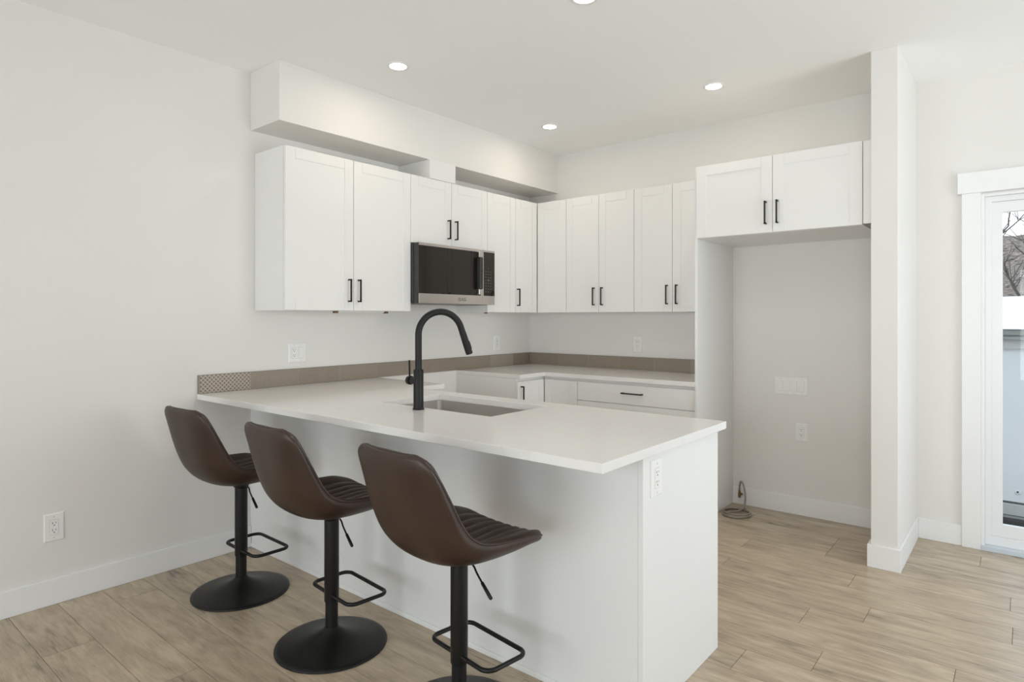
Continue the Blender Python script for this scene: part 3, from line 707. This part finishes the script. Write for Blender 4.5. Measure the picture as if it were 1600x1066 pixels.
# ---------------------------------------------------------------- water hose in the alcove
def smoothpath(P, n=8):
    P = [Vector(p) for p in P]; out = []
    for i in range(len(P)-1):
        p0, p1, p2, p3 = P[max(i-1, 0)], P[i], P[i+1], P[min(i+2, len(P)-1)]
        for k in range(n):
            t = k/n; out.append(.5*((2*p1) + (-p0+p2)*t + (2*p0-5*p1+4*p2-p3)*t*t + (-p0+3*p1-3*p2+p3)*t**3))
    out.append(P[-1]); return out
w = empty('water_hose', (1.95, -.2, 0)); tag(w, 'coiled grey braided water hose on the alcove floor joined to a brass valve', 'hose'); o = w.location
path = [(1.913, -.036, .105), (1.916, -.038, .14), (1.928, -.045, .170), (1.946, -.055, .155), (1.965, -.075, .11), (1.978, -.105, .06), (1.982, -.15, .022), (1.965, -.215, .009), (1.930, -.262, .008)]
cx, cy = 1.965, -.235
for i, (a, r, z) in enumerate([(215, .085, .007), (180, .085, .007), (140, .085, .007), (95, .083, .007), (50, .083, .007), (5, .088, .012), (-40, .093, .018), (-80, .093, .020), (-125, .090, .018), (-165, .083, .016), (155, .072, .014), (110, .068, .010), (65, .068, .008), (20, .085, .007), (-20, .105, .006), (-60, .112, .006), (-95, .112, .006), (-125, .105, .006)]):
    A = math.radians(a); path.append((cx + r*math.cos(A)*.98, cy + r*math.sin(A)*1.15, z))
for i in range(len(path)): path[i] = (path[i][0], path[i][1], max(path[i][2], .0072))
MB(o).tube(smoothpath(path, 7), .0062, 10).build('hose', M['hose'], w, smooth=True)
mb = MB(o); mb.lathe([(.0085, .052), (.0085, .060), (.011, .062), (.011, .085), (.0080, .088), (.0075, .108)], (1.913, -.036, 0), 6)
mb.build('valve', M['brass'], w)
MB(o).tube([(1.913, -.0145, .078), (1.913, -.034, .078)], .007, 10).tube([(1.922, -.036, .080), (1.934, -.038, .080)], [.004, .0075], 10).build('valve_knob', M['brass'], w, smooth=True)

# ---------------------------------------------------------------- bar stools
ROWS = [ # centre (y,z), edge (y,z), half width, outward thickness
 (-.286, .929, -.277, .929, .122, .014), (-.284, .920, -.272, .920, .158, .018), (-.277, .896, -.261, .898, .181, .024), (-.261, .843, -.238, .856, .191, .030),
 (-.240, .771, -.206, .792, .198, .036), (-.216, .703, -.176, .732, .203, .040), (-.187, .649, -.146, .686, .208, .044), (-.147, .611, -.110, .657, .212, .046),
 (-.092, .590, -.062, .641, .215, .046), (-.020, .583, .000, .632, .217, .045), (.060, .585, .070, .626, .219, .043), (.127, .588, .133, .621, .218, .038),
 (.176, .584, .171, .610, .211, .030), (.211, .576, .197, .599, .192, .022), (.231, .564, .212, .586, .155, .014)]
def cr_interp(vals, t):
    n = len(vals)-1; x = t*n; i = min(int(x), n-1); f_ = x - i
    g = lambda k: vals[max(0, min(n, k))]
    p0, p1, p2, p3 = g(i-1), g(i), g(i+1), g(i+2)
    return tuple(.5*((2*b) + (-a+c)*f_ + (2*a-5*b+4*c-d_)*f_*f_ + (-a+3*b-3*c+d_)*f_**3) for a, b, c, d_ in zip(p0, p1, p2, p3))
NU, NV = 72, 70
def seat_pt(u, v):
    yc, zc, ye, ze, w_, th = cr_interp(ROWS, v)
    k = abs(u)**(3.4 - 1.0*min(1, v*2))
    return Vector((w_*u, yc + (ye-yc)*k, zc + (ze-zc)*k)), th
def seat_grid():
    G = [[seat_pt(-1 + 2*i/NU, j/NV) for i in range(NU+1)] for j in range(NV+1)]
    P = [[g[0] for g in r] for r in G]; TH = [[g[1] for g in r] for r in G]; NR = []
    for j in range(NV+1):
        row = []
        for i in range(NU+1):
            du = P[j][min(i+1, NU)] - P[j][max(i-1, 0)]; dv = P[min(j+1, NV)][i] - P[max(j-1, 0)][i]
            row.append(du.cross(dv).normalized())     # checked below so that it points outwards (down / back)
        NR.append(row)
    if NR[NV//2+8][NU//2].z > 0: NR = [[-n for n in r] for r in NR]
    return P, TH, NR
P, TH, NR = seat_grid()
stool = empty('bar_stool', (0, 0, 0)); o = Vector((0, 0, 0))
# outer shell
bm_ = MB(); ring_in = []
V1 = []
for j in range(NV+1):
    row = []
    for i in range(NU+1):
        u = -1 + 2*i/NU; edge = max(0.0, 1 - abs(u)**4)
        vv = j/NV; ev = min(1, vv/.06, (1-vv)/.06); ev = max(ev, 0)**.5
        t = .010 + (TH[j][i]-.010) * (edge**.5) * ev
        row.append(bm_.bm.verts.new(P[j][i] + NR[j][i]*t))
    V1.append(row)
V0 = [[None]*(NU+1) for _ in range(NV+1)]
for j in range(NV):
    for i in range(NU): bm_._f([V1[j][i], V1[j][i+1], V1[j+1][i+1], V1[j+1][i]])
loop = [(0, i) for i in range(NU+1)] + [(j, NU) for j in range(1, NV+1)] + [(NV, i) for i in range(NU-1, -1, -1)] + [(j, 0) for j in range(NV-1, 0, -1)]
lo = [bm_.bm.verts.new(P[j][i] + NR[j][i]*.001) for j, i in loop]; hi = [V1[j][i] for j, i in loop]
for k in range(len(loop)): bm_._f([hi[k], hi[(k+1) % len(loop)], lo[(k+1) % len(loop)], lo[k]])
bm_.build('seat_shell', M['leather'], stool, smooth=True, angle=60)
# channelled cushion
bm_ = MB(); V2 = []
nch = 6; cw = .66
for j in range(NV+1):
    row = []
    for i in range(NU+1):
        u = -1 + 2*i/NU; vv = j/NV
        ev = max(0, min(1, vv/.035, (1-vv)/.03))**.5; eu = max(0, 1 - abs(u)**22)**.5
        if abs(u) < cw: ph = (u/cw*.5 + .5)*nch; puff = abs(math.sin(math.pi*ph))**.75
        else: puff = min(1.0, ((abs(u)-cw)/(1-cw)*2.2))**.5 if (abs(u)-cw) > 0 else 0
        seatish = 1.0
        seatish = max(0.0, min(1.0, (vv-.03)/.10, (1-vv-.02)/.06))
        t = .0140 + .0060*(puff-.5)*seatish
        row.append(bm_.bm.verts.new(P[j][i] - NR[j][i]*(t*ev*eu) + NR[j][i]*.0003))
    V2.append(row)
for j in range(NV):
    for i in range(NU): bm_._f([V2[j][i], V2[j+1][i], V2[j+1][i+1], V2[j][i+1]])
bm_.build('seat_cushion', M['leather'], stool, smooth=True, angle=80)
MB().tube([P[j][i] + NR[j][i]*.0012 for j, i in loop[::2]], .0042, 8, closed=True).build('piping', M['piping'], stool, smooth=True)
# mechanism plate, pole, base, footrest, lever
MB().lathe([(.0292, .5125), (.034, .516), (.040, .545)], (0, 0, 0), 32).build('mounting_plate', M['blackstool'], stool, smooth=True)
MB().lathe([(.0285, .178), (.0292, .181), (.0292, .512)], (0, 0, 0), 40).build('outer_sleeve', M['blackstool'], stool, smooth=True)
MB().lathe([(.0252, .066), (.0252, .1775)], (0, 0, 0), 40).build('column', M['blackstool'], stool, smooth=True)
MB().lathe([(.2215, .0003), (.2225, .003), (.2205, .0075), (.205, .0105), (.180, .0145), (.150, .0205), (.120, .0275), (.095, .035), (.070, .0445), (.050, .0545), (.037, .063), (.0300, .069), (.0275, .0735), (.0256, .0745)], (0, 0, 0), 72).build('base', M['blackstool'], stool, smooth=True, angle=60)
fr_ = []
def rr_path(x0, x1, y0, y1, r, z):
    return [Vector((x, y, z)) for x, y in rrect(x0, x1, y0, y1, r, 8)]
MB().tube(rr_path(-.155, .155, -.008, .168, .036, .206), .0078, 14, closed=True).build('footrest', M['blackstool'], stool, smooth=True).rotation_euler = (0, 0, math.radians(-3.5))
lv = MB().tube(smoothpath([(.045, .01, .519), (.075, -.002, .517), (.095, -.008, .503), (.125, -.012, .480)], 6), .0033, 10).build('lever', M['blackstool'], stool, smooth=True)
MB().tube([(.122, -.0115, .4825), (.124, -.0118, .481), (.168, -.017, .4475), (.171, -.0172, .4455)], [.004, .0055, .0060, .0045], 12).build('lever_grip', M['blackstool'], lv, smooth=True)
stool.location = (2.024, -2.987, 0); stool.rotation_euler = (0, 0, math.radians(-4))
G_ = 'brown leather bar stools at the peninsula'
tag(stool, 'brown leather bar stool nearest the open end of the peninsula, in front of the others', 'bar stool', G_)
s2 = copy_tree(stool); s2.location = (1.302, -2.990, 0); s2.rotation_euler = (0, 0, math.radians(-2)); s2.scale = (1, 1, .993); tag(s2, 'brown leather bar stool standing between the other two stools', 'bar stool', G_)
s3 = copy_tree(stool); s3.location = (.539, -2.981, 0); s3.rotation_euler = (0, 0, math.radians(2)); s3.scale = (1, 1, .988); tag(s3, 'brown leather bar stool closest to the left wall', 'bar stool', G_)

# ---------------------------------------------------------------- outside the sliding door
M['snow'] = pmat('snow', (.86, .88, .91), .7, var=.02, nscale=3, bump=.4, bscale=12)
M['ground'] = pmat('shade_painted_ground', (.035, .032, .028), .9, var=.3, nscale=9, bump=.4, bscale=30)  # dark colour stands in for the shade under the trailer
M['rv'] = pmat('pale_blue_siding', (.66, .69, .71), .4, var=.02, nscale=1.5)
M['rv_rail'] = pmat('weathered_rail', (.25, .27, .25), .5, var=.15, nscale=6)
M['rv_light'] = pmat('light_grey_rail', (.45, .46, .45), .5, var=.05)
M['tan'] = pmat('tan_deck_board', (.48, .36, .24), .6, var=.12, nscale=8, stretch=(1, 12, 1))
M['bark'] = pmat('bare_bark', (.11, .095, .085), .9, var=.25, nscale=20)
M['hill'] = pmat('brushy_hillside', (.20, .165, .135), .95, var=.9, nscale=3.6)
M['white_rv'] = pmat('white_vinyl_skirt', (.7, .72, .74), .5)
struct(MB().box(-25, 35, .141, 30, -1.4, -1.15).build('ground', M['ground']), 'ground outside the sliding door, coloured dark for the shade under the trailer')
tag(MB((4.2, .3, 0)).box(3.0, 5.6, .145, .34, -.11, -.012).build('deck_board', M['tan'], bevel=.003), 'tan wooden step board just outside the sliding door', 'deck board')
r = empty('trailer', (4, 4.4, -1.15)); tag(r, 'pale blue trailer side with snow covered roof seen through the sliding door', 'trailer'); o = r.location
MB(o).box(-.5, 9.5, 3.20, 5.7, -.44, 1.10).build('trailer_body', M['rv'], r, bevel=.01)
MB(o).box(-.52, 9.52, 3.17, 3.20, 1.03, 1.205).build('awning_rail', M['rv_light'], r, bevel=.004)
MB(o).box(-.52, 9.52, 3.13, 3.17, 1.165, 1.22).box(-.52, 9.52, 3.13, 3.17, 1.12, 1.15).build('roof_edge', M['rv_rail'], r, bevel=.004)
MB(o).box(-.5, 9.5, 3.165, 3.20, -.56, -.455).build('bottom_rail', M['rv_light'], r, bevel=.004)
MB(o).box(-.5, 9.5, 3.155, 3.19, -.585, -.565).build('lower_strip', M['rv_rail'], r)
for k in range(2): MB(o).box(1.0+k*6, 1.2+k*6, 3.4, 5.5, -1.15, -.585).build('support_beam', M['rv_rail'], r)
for xx in (3.42, 5.4, 7.4, 1.4):
    MB(o).lathe([(.024, -.004), (.024, -.008), (.012, -.014)], (xx, 3.20, -.34), 16, axis='y').build('bolt', M['white_rv'], r, smooth=True)
    MB(o).lathe([(.009, -.013), (.009, -.017)], (xx, 3.20, -.335), 10, axis='y').build('bolt_hole', M['slot'], r)
# snow pillow on its roof
mb = MB(o); rows_ = []
for j in range(13):
    row = []
    for i in range(41):
        x = -.55 + 10.1*i/40; s_ = j/12; y = 3.10 + 2.6*s_
        z = 1.225 + .33*math.sin(math.pi*min(1, max(0, (s_*.96+.02))))**.32 + .03*math.sin(x*1.7+s_*3) + .015*math.sin(x*5.1)
        if j in (0, 12): z = 1.222
        row.append(mb.bm.verts.new(Vector((x, y, z)) - mb.o))
    rows_.append(row)
for j in range(12):
    for i in range(40): mb._f([rows_[j][i], rows_[j][i+1], rows_[j+1][i+1], rows_[j+1][i]])
mb._f([rr_[0] for rr_ in rows_][::-1]); mb._f([rr_[-1] for rr_ in rows_]); mb._f(rows_[0][::-1] + rows_[12])
sn = mb.build('roof_snow', M['snow'], r, smooth=True)
# hillside
mb = MB(); G = []
for j in range(30):
    row = []
    for i in range(90):
        x = -70 + 150*i/89; s_ = j/29; y = 24 + 60*s_
        z = -1.2 + 11.5*(s_**.9) + 1.2*math.sin(x*.11) + .5*math.sin(x*.7+s_*9)*min(1, s_*3) + random.uniform(-.35, .35)*min(1, s_*5)
        row.append(mb.bm.verts.new((x, y, z)))
    G.append(row)
for j in range(29):
    for i in range(89): mb._f([G[j][i], G[j][i+1], G[j+1][i+1], G[j+1][i]])
struct(mb.build('hillside', M['hill'], smooth=True), 'brushy grey brown hillside far beyond the trailer')
# snowy field between
struct(MB().box(-40, 50, 8, 26, -1.15, -.9).build('snow_field', M['snow']), 'snow covered yard behind the trailer')
def bare_tree(base, h, lean, label, seed):
    rnd = random.Random(seed); mb = MB(base)
    def grow(p, d_, ln, r, lvl):
        n = 5; pts_ = [p]; dd = d_.copy()
        for i in range(n):
            dd = (dd + Vector((rnd.uniform(-.16, .16), rnd.uniform(-.16, .16), rnd.uniform(-.03, .14)))).normalized(); pts_.append(pts_[-1] + dd*ln/n)
        mb.tube(pts_, [r*(1-.45*i/n) for i in range(n+1)], 6 if lvl < 2 else 4)
        if lvl >= 4: return
        for k in range(3 if lvl < 3 else 4):
            i = rnd.randint(2, n); nd = (dd*.7 + Vector((rnd.uniform(-.9, .9), rnd.uniform(-.9, .9), rnd.uniform(-.1, .6)))).normalized()
            grow(pts_[i], nd, ln*rnd.uniform(.55, .75), r*.55, lvl+1)
    grow(Vector(base), Vector(lean).normalized(), h, .11, 0)
    return tag(mb.build('bare_tree', M['bark']), label, 'tree', 'leafless trees beyond the trailer')
bare_tree((2.55, 9.5, -.92), 2.6, (.10, 0, 1), 'leafless tree with forked branches against the sky behind the trailer', 5)
bare_tree((4.6, 13.0, -.92), 3.0, (-.1, 0, 1), 'leafless tree farther back across the snowy yard', 11)
bare_tree((.9, 17.0, -.92), 3.4, (.1, 0, 1), 'leafless tree at the foot of the hillside', 23)
